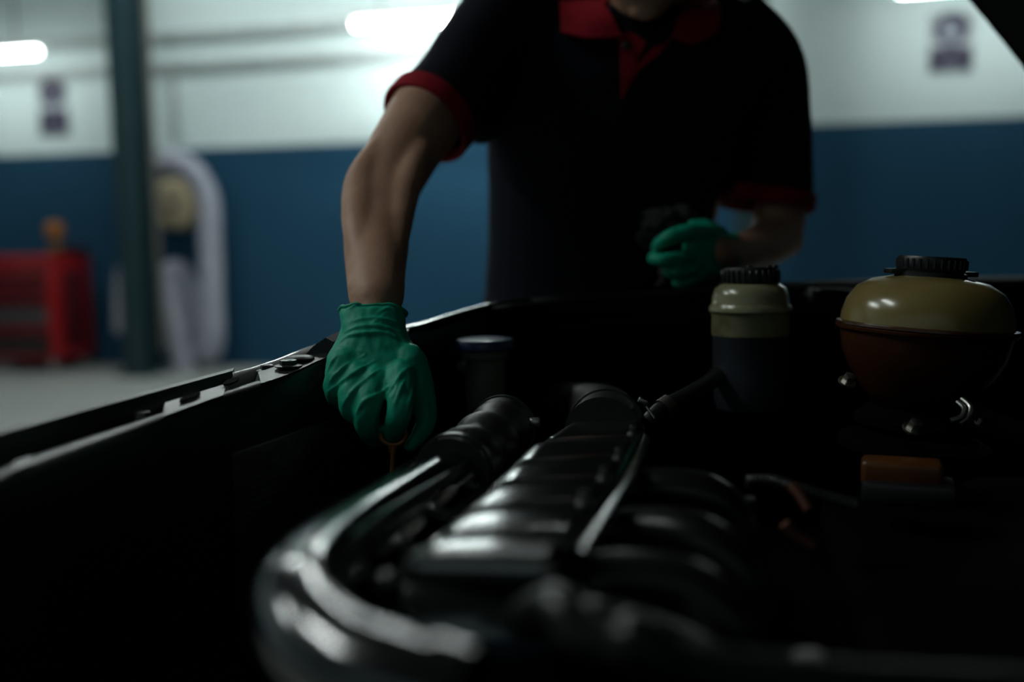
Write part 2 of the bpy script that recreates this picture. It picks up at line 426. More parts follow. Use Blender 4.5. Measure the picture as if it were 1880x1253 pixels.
# orange bottle on top
c = cb - WU*.02 - WN*.18 + V((0, 0, ztop)); c = c - WU*.06
t = thing('spray_bottle', 'small orange topped bottle standing on the red tool cabinet', 'bottle', c)
bm = nb(); add_lathe(bm, [(.05, 0), (.055, .01), (.055, .09), (.03, .12), (.022, .14)], c, n=20); obj('bottle_body', bm, mat('bottle_tan', (.14, .07, .02), .4, var=(20, (.1, .05, .015), .3, .7)), t)
bm = nb(); add_lathe(bm, [(.03, .14), (.07, .165), (.078, .20), (.072, .25), (.04, .275), (.01, .28)], c, n=20); obj('bottle_head', bm, M_orange, t)
# black case on top, further back
c = cb - WU*.09 - WN*.36 + V((0, 0, ztop))
t = thing('tool_case', 'dark low case lying at the back of the red tool cabinet', 'case', c)
bm = nb(); wbox(bm, c+V((0, 0, .025)), (.22, .18, .05), .01); k = obj('case_body', bm, M_black, t)
bm = nb(); wbox(bm, c+V((0, 0, .06)), (.22, .18, .02), .008); obj('case_lid', bm, M_drawer, t)

# ------------------------------------------------------------------ extraction fan and its duct hose
c = wl(316, 374, .34)
k = (wl(326, 374, .34)-c).length/10
t = thing('extraction_fan', 'round cream extraction fan on the blue wall inside the hose loop', 'fan', V((c.x, c.y, c.z-.2)))
bm = nb(); add_lathe(bm, [(41*k, -.16), (42*k, -.15), (42*k, -.02), (39*k, 0), (35*k, .012)], c, WN, 36); body = obj('fan_housing', bm, M_cream, t)
bm = nb(); add_lathe(bm, [(24*k, .010), (27*k, .018), (27*k, .022), (21*k, .026), (19*k, .02)], c, WN, 32); obj('inlet_ring', bm, M_creamd, body)
bm = nb(); add_lathe(bm, [(9*k, .0), (14*k, .03), (8*k, .045), (2*k, .048)], c, WN, 20); obj('hub', bm, M_creamd, body)
for q in range(6):
    a_ = q*PI/3; dd = WU*math.cos(a_)+V((0, 0, math.sin(a_)))
    bm = nb(); add_tube(bm, [c+WN*.02+dd*12*k, c+WN*.022+dd*36*k], .006, n=6, k=1); obj('guard_spoke', bm, M_cream, body)
bm = nb(); wbox(bm, c-WN*.25+V((0, 0, 0)), (.14, .2, .3), .01); obj('wall_bracket', bm, M_steel_teal, t)
def hose_rings(bm, pts, r, amp=.10, n=16, k=24):
    q = crom(pts, k); q = [V(p) for p in q]
    rr = [r*(1+amp*math.sin(i*1.9)) for i in range(len(q))]
    return add_tube(bm, q, rr, n, 1)
hp = [(262, 380, .12), (272, 325, .16), (305, 299, .24), (346, 308, .28), (380, 360, .30), (386, 440, .30), (389, 540, .30), (391, 610, .30), (384, 645, .27), (370, 630, .17), (354, 560, .12), (334, 505, .12), (314, 505, .24), (318, 560, .30), (330, 630, .31), (343, 690, .32), (352, 740, .34)]
k = .0045
bm = nb(); hose_rings(bm, [wl(x, y, o) for x, y, o in hp], 21*k)
tag(obj('duct_hose', bm, M_duct), 'long grey flexible duct hose looped around the cream fan', 'hose')
bm = nb(); hose_rings(bm, [wl(x, y, o) for x, y, o in [(262, 470, .1), (238, 475, .1), (224, 510, .1), (221, 560, .1), (222, 612, .1)]], 13*k)
tag(obj('duct_hose', bm, M_duct), 'short end of grey hose hanging left of the teal column', 'hose')

# ================================================================== THE CAR
car = thing('car', 'black car with its bonnet raised and engine bay open', 'car', V((0.45, 0.75, 0)))
def lerp(a, b, t): return a+(b-a)*t
# --- front panel: rows of points along the panel (outer rail ... inner edge), px and depth
inner = [(-160, 950, .56), (0, 874, .63), (120, 828, .70), (250, 782, .785), (400, 728, .87), (520, 690, .925), (610, 652, .985), (750, 606, 1.10), (905, 561, 1.25), (1000, 549, 1.30)]
outer = [(-160, 846, .63), (0, 795, .71), (120, 762, .78), (250, 727, .85), (415, 683, .95), (500, 658, 1.00), (600, 622, 1.07), (750, 592, 1.16), (905, 557, 1.28), (1000, 546, 1.33)]
I = [at(*p) for p in inner]; O = [at(*p) for p in outer]
I = [V(p) for p in crom(I, 8)]; O = [V(p) for p in crom(O, 8)]
UPZ = V((0, 0, 1))
# inner flange: rounded lip along the inner edge with a skirt hanging below
bm = nb(); rows_ = []
for i in range(len(I)):
    a_, o_ = I[i], O[i]; w_ = (o_-a_); w_.z = 0; w_.normalize()
    prof = [(.030, -.010), (.028, -.001), (.012, .000), (.006, -.001), (.002, -.004), (.0, -.009), (-.002, -.03), (-.004, -.10), (.01, -.48), (.03, -.48), (.03, -.05)]
    rows_.append([a_ + w_*x + UPZ*z for x, z in prof])
add_loft(bm, rows_, cap=True)
fp = obj('front_panel', bm, M_panel, car, 'black ribbed plastic panel across the car\'s nose')
# outer rail
bm = nb(); rows_ = []
for i in range(len(O)):
    a_, o_ = I[i], O[i]; w_ = (o_-a_); w_.z = 0; w_.normalize()
    prof = [(-.010, -.03), (-.010, -.002), (-.008, .0), (.006, .001), (.009, -.002), (.010, -.03), (.012, -.62), (-.002, -.62)]
    rows_.append([o_ + w_*x + UPZ*z for x, z in prof])
add_loft(bm, rows_[:34]); obj('outer_rail', bm, M_panel, fp)
# outer edge beyond the rail, a bit wider and lower: the wing lip
bm = nb(); rows2 = []
for i in range(32, len(O)):
    a_, o_ = I[i], O[i]; w_ = (o_-a_); w_.z = 0; w_.normalize()
    prof = [(-.03, -.02), (-.012, -.006), (.002, -.003), (.010, -.008), (.014, -.03), (.02, -.62), (-.002, -.62)]
    rows2.append([o_ + w_*x + UPZ*z for x, z in prof])
add_loft(bm, rows2); obj('wing_lip', bm, M_carpaint, fp)
# channel floor between
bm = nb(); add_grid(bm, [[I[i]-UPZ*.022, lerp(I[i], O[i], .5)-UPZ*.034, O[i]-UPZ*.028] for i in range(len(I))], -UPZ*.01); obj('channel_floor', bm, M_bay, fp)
# raised platforms with chamfered ends: i0..i1 index along, t range across
def idx(px):   # index along I for a pixel x of the inner edge
    xs = [p[0] for p in inner]; 
    for k in range(len(xs)-1):
        if xs[k] <= px <= xs[k+1]: return (k+(px-xs[k])/(xs[k+1]-xs[k]))*8
    return 0
def PT(f, t, dz=0.0):
    i = int(f); g = f-i; j = min(i+1, len(I)-1)
    return lerp(lerp(I[i], I[j], g), lerp(O[i], O[j], g), t)+UPZ*dz
def platform(px0, px1, t1, top=-.001, name='platform'):
    f0, f1 = idx(px0), idx(px1); n = 10; P = []
    for k in range(n+1):
        f = lerp(f0, f1, k/n)
        e_ = min(1, min(k, n-k)/1.0)
        z = lerp(-.02, top, e_)
        P.append([PT(f, .03, z), PT(f, t1*.5, z+.0005), PT(f, t1*lerp(.8, 1, e_)-.03, z), PT(f, t1*lerp(.8, 1, e_), z-.004), PT(f, t1+.02, -.025)])
    bm = nb(); add_grid(bm, P); return obj(name, bm, M_panel, fp)
platform(285, 420, .52); platform(455, 640, .62); platform(20, 60, .25)
# dark slots and hole lying in the platforms
def decal(px, py, pts, m, name):
    bm = nb(); add_prism(bm, pts, UPZ*.0012); obj(name, bm, m, fp)
s0 = [PT(idx(325+dx), t_, .0006) for dx, t_ in ((0, .24), (30, .22), (36, .30), (34, .38), (6, .38), (0, .34))]
decal(0, 0, s0, M_bay, 'slot_hole')
cc = PT(idx(418), .40, .0); uu = (PT(idx(428), .4)-PT(idx(408), .4))*.75; vv = (PT(idx(418), .52)-PT(idx(418), .28))*.45
bm = nb(); add_loft(bm, [ring(cc+UPZ*.0005, uu, vv, 20), ring(cc+UPZ*.002, uu, vv, 20)]); obj('round_hole', bm, M_bay, fp)
def bolt(c, r, h, m, par, axis=UPZ, name='bolt'):
    bm = nb(); add_lathe(bm, [(r*1.5, 0), (r*1.6, h*.2), (r*1.2, h*.35)], c, axis, 20)
    add_lathe(bm, [(r, h*.3), (r, h*.9), (r*.8, h)], c, axis, 6); return obj(name, bm, m, par)
bolt(PT(idx(262), .62, -.022), .0075, .016, M_bolt, fp)
bolt(PT(idx(535), .30, .0), .0085, .007, M_bolt, fp)
bolt(PT(idx(500), .72, -.006), .0065, .007, M_bolt, fp)
bm = nb(); add_lathe(bm, [(.013, 0), (.014, .002), (.011, .004), (.005, .0045)], PT(idx(560), .38, 0), UPZ, 20); obj('push_clip', bm, M_black, fp)
# bracket next to the glove: dark triangular catch
bm = nb(); b0 = at(548, 672, 1.0); add_prism(bm, [at(545, 668, 1.0), at(575, 636, 1.0), at(598, 620, 1.0), at(612, 628, 1.0), at(606, 660, 1.0)], V((.01, .035, .004))); obj('catch_bracket', bm, M_panel, fp)
# side plate of the wing lip, bright polished strip behind the glove
bm = nb(); rows_ = []
for i in range(56, len(I)-3):
    a_ = I[i]; w_ = (O[i]-a_); w_.z = 0; w_.normalize()
    rows_.append([a_+w_*x+UPZ*z for x, z in ((.0, .0012), (.004, .003), (.012, .0035), (.016, .001), (.016, -.01), (0, -.01))])
add_loft(bm, rows_); obj('polished_strip', bm, M_carpaint, fp)
# radiator mesh behind/below the inner skirt: perforated screen of crossing wires
bm = nb(); R0 = lambda s, h: lerp(at(430, 835, .80), at(640, 760, .98), s) + UPZ*(-.16*h)
for q in range(46):
    s = q/45; add_tube(bm, [R0(s, 0), R0(s, 1)], .0009, n=4, k=1)
for q in range(26):
    h = q/25; add_tube(bm, [R0(0, h), R0(1, h)], .0009, n=4, k=1)
msh = obj('radiator_mesh', bm, M_bolt, car, 'fine black mesh of the radiator', smooth=False); msh['kind'] = 'stuff'
# --- far wing (fender) ridge running right to the windscreen
wing = [(905, 561, 1.25), (1000, 549, 1.30), (1200, 536, 1.34), (1470, 519, 1.38), (1700, 513, 1.41), (1900, 509, 1.44), (2200, 506, 1.48)]
Wg = [V(p) for p in crom([at(*p) for p in wing], 6)]
bm = nb(); rows_ = []
for p in Wg:
    rows_.append([p+V((0, y, z)) for y, z in ((-.02, -.03), (-.012, -.004), (0, 0), (.02, .001), (.045, -.004), (.085, -.02), (.11, -.06), (.13, -.16), (.135, -.62), (.10, -.62), (.02, -.10))])
add_loft(bm, rows_); wg = obj('front_wing', bm, M_wing, car, 'black painted wing between engine bay and mechanic')
bm = nb(); rows_ = []
for p in Wg: rows_.append([p+V((0, y, z)) for y, z in ((.0, -.012), (-.03, -.03), (-.05, -.035), (-.06, -.06), (-.07, -.52), (-.04, -.52), (0, -.06))])
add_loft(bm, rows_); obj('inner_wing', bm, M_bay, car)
# bits on the inner wing: bracket and loom along it
bm = nb(); add_tube(bm, [at(1480, 545, 1.30), at(1490, 535, 1.30), at(1530, 534, 1.31), at(1570, 538, 1.31), at(1640, 548, 1.31)], .004, n=8); obj('brake_line', bm, M_rubber, car)
bm = nb(); add_box(bm, at(1489, 541, 1.295), (.008, .01, .018), None, .002); add_box(bm, at(1494, 535, 1.295), (.014, .01, .006), None, .002); obj('pipe_clip', bm, M_metal, car)
# --- bay floor, firewall, near wing, nose skirt
def quadbox(name, pts, d, m, label=None):
    bm = nb(); add_prism(bm, pts, d); return obj(name, bm, m, car, label, smooth=False)
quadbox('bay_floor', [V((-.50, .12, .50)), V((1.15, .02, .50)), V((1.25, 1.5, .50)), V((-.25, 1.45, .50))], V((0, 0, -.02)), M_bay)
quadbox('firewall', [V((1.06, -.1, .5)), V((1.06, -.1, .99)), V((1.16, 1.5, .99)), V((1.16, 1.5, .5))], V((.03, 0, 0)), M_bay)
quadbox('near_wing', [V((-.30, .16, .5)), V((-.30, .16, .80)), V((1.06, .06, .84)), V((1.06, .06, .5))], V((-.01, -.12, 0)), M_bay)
# --- bonnet, raised and hinged at the windscreen end
h0 = at(1750, 0, 1.44); h1 = at(1880, 150, 1.44)
bd = (h0-h1).normalized()                      # up along the far edge
side = V((-.07, -1, 0)).normalized()           # from far edge to near edge
foot = h1 - bd*((h1.z-.99)/bd.z)
nrm = bd.cross(side).normalized()
if nrm.x < 0: nrm = -nrm                       # outwards: up and to the windscreen
BL, BW = 1.12, 1.58
bm = nb(); P = []
for i in range(13):
    s = i/12; r_ = []
    for j in range(17):
        q = j/16; crown = .045*math.sin(PI*q)*math.sin(PI*min(1, .25+s*.75))+.04*math.sin(PI*s)
        inset = .05*max(0, (s-.8)/.2)**2
        r_.append(foot+bd*(BL*s)+side*(BW*lerp(inset, 1-inset, q))+nrm*crown)
    P.append(r_)
add_grid(bm, P, -nrm*.0+nrm*.006); bn = obj('bonnet', bm, M_carpaint, car, 'raised black bonnet seen from below')
bm = nb(); P2 = [[p-nrm*(.014) for p in r_] for r_ in P]; add_grid(bm, P2, -nrm*.006); obj('bonnet_liner', bm, M_under, bn)
bm = nb(); e_ = [P[i][0] for i in range(13)]; add_tube(bm, [p-nrm*.012 for p in e_], .011, n=8, k=2); obj('bonnet_seal', bm, M_under, bn)
for q in (0.25, .5, .75):
    bm = nb(); add_tube(bm, [foot+bd*(BL*s)+side*(BW*q)-nrm*.02+nrm*(.04*math.sin(PI*s)+.035) for s in (.1, .3, .5, .7, .9)], .018, n=8, k=3); obj('bonnet_rib', bm, M_under, bn)

# ------------------------------------------------------------------ intake manifold with the ribbed cover
ZC = .88
g = [((1050, 776), (1176, 771)), ((975, 814), (1164, 806)), ((929, 857), (1140, 843)), ((892, 896), (1113, 883)), ((841, 942), (1079, 930)), ((783, 990), (1035, 986)), ((733, 1030), (1005, 1032))]
GL = [onz(*a_, ZC) for a_, b_ in g]; GR = [onz(*b_, ZC) for a_, b_ in g]
ax = (GR[1]-GR[5]).normalized(); acr = (GR[3]-GL[3]).normalized()
# body under the panels
bm = nb(); rows_ = []
for k in range(len(g)):
    l, r = GL[k], GR[k]
    rows_.append([l+acr*.004-UPZ*.009, r-acr*.004-UPZ*.009, r+acr*.006-UPZ*.02, r+acr*.004-UPZ*.07, l-acr*.002-UPZ*.07, l-acr*.004-UPZ*.02])
add_loft(bm, rows_); man = obj('intake_manifold', bm, M_cover, car, 'ribbed black plastic intake manifold along the engine')
for k in range(len(g)-1):
    a0, a1, b0, b1 = GL[k], GR[k], GL[k+1], GR[k+1]; P = []
    n1, n2 = 8, 10
    for i in range(n1+1):
        s = lerp(.03, .93, i/n1); r_ = []
        for j in range(n2+1):
            q = lerp(.0, .97, j/n2)
            z = .0045 + .0008*math.sin(PI*i/n1) + .0008*math.sin(PI*q)
            if i in (0, n1): z -= .006
            if j == 0: z -= .005
            z += (.5-s)*(a0-b0).length*math.tan(math.radians((2.3, 1.9, 1.2, .5, 0, -.7)[k]))
            r_.append(lerp(lerp(a0, a1, q), lerp(b0, b1, q), s)+UPZ*(z-.004))
        P.append(r_)
    bm = nb(); add_grid(bm, P, -UPZ*.008); obj('cover_panel', bm, M_cover, man)
# bright rounded edge along the right side
bm = nb(); er = [onz(*p, ZC+.006) for p in ((1176, 796), (1150, 850), (1118, 900), (1085, 948), (1045, 1004))]
rows_ = []
for i, p in enumerate(crom(er, 4)):
    p = V(p); wd = .0105
    rows_.append([p-acr*wd*.7-UPZ*.003, p-acr*wd*.4+UPZ*.0005, p+acr*wd*.2+UPZ*.0002, p+acr*wd*.8-UPZ*.003, p+acr*wd-UPZ*.008, p+acr*wd*.8-UPZ*.03, p-acr*wd*.7-UPZ*.03])
add_loft(bm, rows_); obj('edge_rail', bm, M_gloss, man)
for px, py in ((1163, 800), (1138, 845), (1110, 883), (1073, 928)):
    bolt(onz(px, py, ZC+.004), .0035, .009, M_bolt, man, name='screw')
# rounded nose facing the camera
bm = nb(); rows_ = []
for d, dz, hw in ((.60, -.006, 140), (.577, -.001, 150), (.560, -.002, 158), (.546, -.006, 166), (.534, -.013, 172), (.524, -.024, 174), (.518, -.040, 168), (.515, -.060, 150)):
    c = at(873, 1060, d); c.z = ZC + (dz-.13)/2
    rows_.append(ring(c, acr*px_r(hw, d), UPZ*((dz+.13)/2), 28, 5))
add_loft(bm, rows_); obj('manifold_nose', bm, M_cover, man, sub=1)
# runners curving down on the right
for pts in ([(1110, 945, .66), (1190, 930, .65), (1285, 944, .63), (1350, 1000, .62), (1385, 1090, .62)],
            [(1060, 1030, .56), (1140, 1010, .56), (1262, 1026, .55), (1330, 1085, .54), (1365, 1180, .54)],
            [(1010, 1110, .49), (1110, 1103, .485), (1265, 1160, .475), (1340, 1225, .47), (1370, 1300, .47)],
            [(1160, 868, .76), (1220, 858, .75), (1300, 872, .74), (1345, 915, .74), (1370, 980, .74)]):
    Q = [at(x, y, d) for x, y, d in pts]; Q = [q-UPZ*.017 for q in Q]
    bm = nb(); add_tube(bm, Q, .017, n=18, k=7); obj('intake_runner', bm, M_runner, man)
# fuel rail in the foreground
bm = nb(); add_tube(bm, [at(960, 1130, .47), at(1025, 1118, .445), at(1075, 1165, .43), at(1180, 1203, .42), at(1320, 1232, .42), at(1560, 1256, .42), at(1960, 1275, .43)], [.008, .011, .010, .011, .010, .010, .010], n=14, k=8); obj('fuel_rail', bm, M_runner, car, 'dark pipe along the bottom foreground')
bm = nb(); add_tube(bm, [at(1168, 1180, .42), at(1215, 1222, .42)], .0135, n=14, k=1, rounded=True); obj('rail_union', bm, M_runner, car)

# ------------------------------------------------------------------ charge pipe, elbow, corrugated coupling
pp = [(855, 858, .85), (800, 893, .78), (730, 937, .69), (655, 985, .605), (592, 1035, .525), (553, 1096, .465), (568, 1160, .432), (632, 1218, .41), (732, 1258, .395), (845, 1298, .385)]
Q = [at(*p) for p in pp]
bm = nb(); add_tube(bm, Q, [.0225, .0225, .0225, .0225, .0225, .0225, .0222, .022, .022, .022], n=28, k=8)
pipe = obj('charge_pipe', bm, M_gloss, car, 'glossy black intake pipe bending at the front')
bm = nb(); add_tube(bm, [at(785, 1277, .391), at(856, 1302, .385)], .0255, n=24, k=1); obj('pipe_collar', bm, M_gloss, pipe)
# moulded seam along the pipe
bm = nb(); add_tube(bm, [p+V((.017, -.004, .014)) for p in Q[:5]], .0025, n=6, k=6); obj('pipe_seam', bm, M_gloss, pipe)
# corrugated coupling hose
cq = [V(p) for p in crom([at(828, 876, .81), at(858, 848, .86), at(890, 818, .92), at(915, 795, .98), at(925, 783, 1.03)], 9)]
rr = [.0285+.0035*math.cos(i*2*PI/9) for i in range(len(cq))]
bm = nb(); add_tube(bm, cq, rr, n=28, k=1); cpl = obj('coupling_hose', bm, M_rubber, pipe, 'corrugated black rubber coupling')
def clamp(c, axis, r, wd, m, par, screw=None):
    bm = nb(); add_lathe(bm, [(r*.97, -wd/2), (r*1.03, -wd/2), (r*1.03, wd/2), (r*.97, wd/2)], c, axis, 32, cap=False); o = obj('hose_clamp', bm, m, par)
    if screw is not None:
        bm = nb(); add_box(bm, c+screw*r*1.08, (wd*1.2, .016, wd*.9), None, .002); obj('clamp_screw', bm, M_metal, o)
    return o
axc = (cq[-1]-cq[-6]).normalized()
clamp(cq[-5], axc, .033, .009, M_bolt, cpl, V((.85, -.3, .2)).normalized())
clamp(cq[3], (cq[6]-cq[0]).normalized(), .033, .008, M_bolt, cpl)
# teal-tinted neighbouring pipe behind
bm = nb(); add_tube(bm, [at(835, 830, .93), at(740, 885, .80), at(655, 945, .69), at(590, 990, .61)], .012, n=12, k=5); obj('coolant_pipe', bm, M_gloss, car)
# bracket ladder between pipe and cover
rl = [at(868, 872, .80), at(800, 922, .71), at(745, 968, .64), at(690, 1022, .575)]
bm = nb(); add_tube(bm, rl, .005, n=10, k=5); br = obj('bracket_rail', bm, M_gloss, pipe)
for a_, b_ in (((775, 935, .68), (822, 948, .675)), ((705, 992, .60), (752, 1008, .595)), ((838, 885, .77), (868, 893, .765))):
    bm = nb(); add_tube(bm, [at(*a_), at(*b_)], .0048, n=10, k=1, rounded=True, flat=.7); obj('bracket_strap', bm, M_gloss, pipe)
for a_, b_ in (((806, 925, .70), (832, 900, .73)), ((745, 985, .625), (772, 958, .65))):
    bm = nb(); add_tube(bm, [at(*a_), at(*b_)], .0028, n=8, k=1, rounded=True); obj('bracket_pin', bm, M_metal, pipe)
for px, py, d in ((640, 1026, .53), (660, 1058, .52), (712, 1070, .50)):
    bm = nb(); add_ell(bm, at(px, py, d), V((.006, 0, 0)), V((0, .006, 0)), V((0, 0, .006)), 14, 8); obj('bolt_head', bm, M_gloss, pipe)

# ------------------------------------------------------------------ throttle hose and heater hose with clamp
c0 = at(1118, 778, .97)
bm = nb(); add_tube(bm, [at(1105, 800, .93), at(1112, 785, .99), at(1110, 768, 1.06), at(1090, 758, 1.14), at(1040, 752, 1.2)], [.036, .036, .035, .034, .034], n=28, k=5); th = obj('throttle_hose', bm, M_rubber, car, 'thick black hose joining the manifold')
clamp(at(1112, 784, 1.0), V((0, 1, -.1)), .0375, .010, M_bolt, th)
bm = nb(); add_tube(bm, [at(1188, 780, .99), at(1215, 752, 1.0), at(1255, 731, 1.02), at(1300, 704, 1.07), at(1326, 676, 1.14), at(1335, 650, 1.22)], .009, n=16, k=6); hh = obj('heater_hose', bm, M_rubber, car, 'thin braided black hose')
clamp(at(1222, 748, 1.003), (at(1260, 728, 1.02)-at(1188, 780, .99)), .0105, .012, M_metal, hh)
bm = nb(); add_tube(bm, [at(1176, 732, .985), at(1201, 768, .98)], .0018, n=8, k=1, rounded=True); obj('clamp_pin', bm, M_metal, hh)
bm = nb(); add_box(bm, at(1180, 738, .98), (.010, .006, .005), Matrix.Rotation(.5, 3, 'Y'), .001); obj('clamp_head', bm, M_metal, hh)

# ------------------------------------------------------------------ brake fluid reservoir
D = 1.12; k = D/F
c = at(1377, 690, D); a3 = V((0, .02, 1)).normalized()
bm = nb(); add_lathe(bm, [(60*k, -60*k), (66*k, -40*k), (67*k, 0), (68*k, 74*k), (69*k, 76*k)], c, a3, 40); br_ = obj('brake_reservoir', bm, M_brakeg, car, 'small fluid reservoir, cream above, grey below')
bm = nb(); add_lathe(bm, [(69*k, 75*k), (70*k, 80*k), (70*k, 112*k), (72*k, 116*k), (75*k, 119*k), (75*k, 126*k), (72*k, 130*k), (70*k, 133*k), (69*k, 146*k), (64*k, 160*k), (54*k, 168*k), (44*k, 170*k)], c, a3, 40); obj('reservoir_top', bm, M_brakec, br_)
bm = nb(); prof = [(47*k, 170*k), (49*k, 172*k), (50*k, 192*k), (48*k, 198*k), (30*k, 199*k)]
add_lathe(bm, prof, c, a3, 40); cp = obj('cap', bm, M_black, br_)
for q in range(28):
    an = q*2*PI/28; bm_ = nb(); p = c+a3*(183*k)+V((math.cos(an)*50*k, math.sin(an)*50*k, 0)); add_box(bm_, p, (.0035, .0035, .014), Matrix.Rotation(an, 3, 'Z'), .0008, 1); obj('cap_rib', bm_, M_black, cp)
for dx in (-8, 36, 50):
    bm = nb(); add_box(bm, c+a3*(199*k)+V((dx*k*.8, -.012, 0)), (.006, .005, .004), None, .001, 1); obj('cap_lug', bm, M_black, cp)
# ------------------------------------------------------------------ coolant expansion tank
D = 1.0; k = D/F
c = at(1697, 622, D); a3 = (V((.07, .0, 1))).normalized()
low = [(40*k, -138*k), (78*k, -125*k), (104*k, -95*k), (128*k, -60*k), (142*k, -30*k), (148*k, 0), (150*k, 14*k)]
top = [(150*k, 22*k), (149*k, 40*k), (142*k, 66*k), (126*k, 90*k), (100*k, 106*k), (70*k, 112*k), (52*k, 116*k)]
bm = nb(); add_lathe(bm, low, c, a3, 56); tk = obj('expansion_tank', bm, M_tanka, car, 'large round translucent amber fluid tank')
bm = nb(); add_lathe(bm, top, c, a3, 56); obj('tank_top', bm, M_tankc, tk)
bm = nb(); add_lathe(bm, [(149*k, 11*k), (157*k, 12.5*k), (158*k, 17*k), (156*k, 19*k), (158*k, 21*k), (157*k, 25*k), (149*k, 27*k)], c, a3, 56); obj('seam_flange', bm, M_tanka, tk)
bm = nb(); add_lathe(bm, [(58*k, 108*k), (62*k, 112*k), (62*k, 120*k), (56*k, 124*k), (50*k, 126*k)], c, a3, 40, cap=True)
for s in (-1, 1): add_box(bm, c+a3*(121*k)+V((s*62*k, 0, -s*62*k*.07)), (34*k, 40*k, 9*k), None, .001)
obj('cap_base', bm, M_black, tk)
bm = nb(); add_lathe(bm, [(57*k, 124*k), (59*k, 128*k), (59*k, 146*k), (57*k, 150*k), (50*k, 150*k), (48*k, 147*k), (20*k, 147*k)], c, a3, 48); cp = obj('cap', bm, M_black, tk)
x_, y_, z_ = frame(a3)
for q in range(30):
    an = q*2*PI/30; dd = x_*math.cos(an)+y_*math.sin(an)
    bm = nb(); add_tube(bm, [c+a3*(129*k)+dd*59*k, c+a3*(145*k)+dd*59*k], .0016, n=5, k=1); obj('cap_rib', bm, M_black, cp)
# stand and strap below the tank
bm = nb(); add_lathe(bm, [(95*k, -165*k), (110*k, -160*k), (110*k, -150*k), (86*k, -128*k), (60*k, -128*k)], c, a3, 40); obj('tank_cradle', bm, M_bay, tk)
bm = nb(); add_lathe(bm, [(125*k, -205*k), (132*k, -198*k), (132*k, -185*k), (120*k, -176*k), (100*k, -172*k)], c+V((-.01, -.02, 0)), a3, 40); obj('strut_mount', bm, M_bay, car)
def nut(px, py, d, r, label=None):
    bm = nb(); add_lathe(bm, [(r*1.5, -r*.4), (r*1.5, 0)], at(px, py, d), V((.2, -.5, .8)), 16); add_lathe(bm, [(r, 0), (r, r*1.2), (r*.7, r*1.4)], at(px, py, d), V((.2, -.5, .8)), 6); return obj('nut', bm, M_metal, car)
nut(1556, 700, .93, .0055); nut(1676, 786, .90, .006); nut(1800, 776, .92, .0035)
# spring clamp and hose right of the tank
bm = nb(); add_tube(bm, [at(1758, 738, .92), at(1770, 750, .91), at(1765, 765, .905), at(1745, 772, .905)], .0022, n=8, k=5); add_tube(bm, [at(1766, 732, .92), at(1782, 748, .91), at(1776, 768, .905), at(1762, 778, .905)], .0022, n=8, k=5); obj('spring_clamp', bm, M_metal, car)
bm = nb(); add_tube(bm, [at(1760, 730, .96), at(1800, 770, .93), at(1880, 800, .9), at(1990, 820, .88)], .012, n=14, k=5); obj('overflow_hose', bm, M_bay, car)
# ------------------------------------------------------------------ canister with the blue lid
D = 1.16; k = D/F; c = at(892, 790, D)
bm = nb(); add_lathe(bm, [(32*k, -40*k), (34*k, 0), (38*k, 130*k), (42*k, 132*k), (44*k, 136*k), (44*k, 148*k), (40*k, 150*k)], c, UPZ, 32); cn = obj('fluid_canister', bm, M_can, car, 'grey canister with a dark blue lid')
bm = nb(); add_lathe(bm, [(52*k, 150*k), (55*k, 152*k), (55*k, 163*k), (52*k, 168*k), (38*k, 170*k)], c, UPZ, 32); obj('lid', bm, M_blue, cn)
bolt(at(852, 672, 1.12), .005, .01, M_bolt, car, V((0, -1, .4)))
# ------------------------------------------------------------------ amber connector, loom with tape, small parts
bm = nb(); Rz = Matrix.Rotation(-.35, 3, 'Z'); c = at(1655, 868, .86); add_box(bm, c, (.066, .03, .024), Rz, .005, 3); cb_ = obj('relay_connector', bm, M_amber, car, 'amber plastic connector')
bm = nb(); add_box(bm, c+V((.004, -.004, -.015)), (.075, .045, .02), Rz, .004); obj('connector_base', bm, M_black, cb_)
lm = [V(p) for p in crom([at(1370, 884, .78), at(1420, 884, .78), at(1465, 898, .77), at(1520, 915, .77), at(1570, 930, .77)], 12)]
bm = nb(); add_tube(bm, lm, [.0045+.0009*(i % 2) for i in range(len(lm))], n=10, k=1); lo = obj('wiring_loom', bm, M_rubber, car, 'thin corrugated wiring loom')
bm = nb(); add_tube(bm, [at(1450, 890, .765), at(1468, 910, .76), at(1484, 936, .755)], .0042, n=8, k=4); obj('orange_wire', bm, M_tape, lo)
bm = nb(); add_tube(bm, [at(1440, 962, .70), at(1460, 985, .70), at(1490, 1005, .70)], .0042, n=8, k=4); obj('orange_wire', bm, M_tape, lo)
bm = nb(); add_box(bm, at(1355, 925, .74), (.026, .012, .01), None, .003); obj('injector_clip', bm, M_bolt, car)
bm = nb(); add_box(bm, at(1485, 1215, .52), (.016, .012, .012), None, .004); obj('connector', bm, M_caster, car)
# engine block mass and valve cover on the right (nearly black)
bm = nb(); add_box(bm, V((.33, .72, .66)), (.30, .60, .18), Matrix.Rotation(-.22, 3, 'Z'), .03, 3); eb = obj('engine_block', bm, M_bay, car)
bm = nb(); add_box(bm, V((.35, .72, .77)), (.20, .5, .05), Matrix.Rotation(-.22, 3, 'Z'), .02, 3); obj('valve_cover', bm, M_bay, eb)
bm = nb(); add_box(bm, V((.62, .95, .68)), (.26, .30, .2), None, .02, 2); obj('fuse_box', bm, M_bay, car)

# ================================================================== THE MECHANIC
DH = 1.35
per = thing('person', 'mechanic in a black polo with red trim leaning into the engine bay, wearing green gloves', 'person', V((.16, 1.62, 0)))
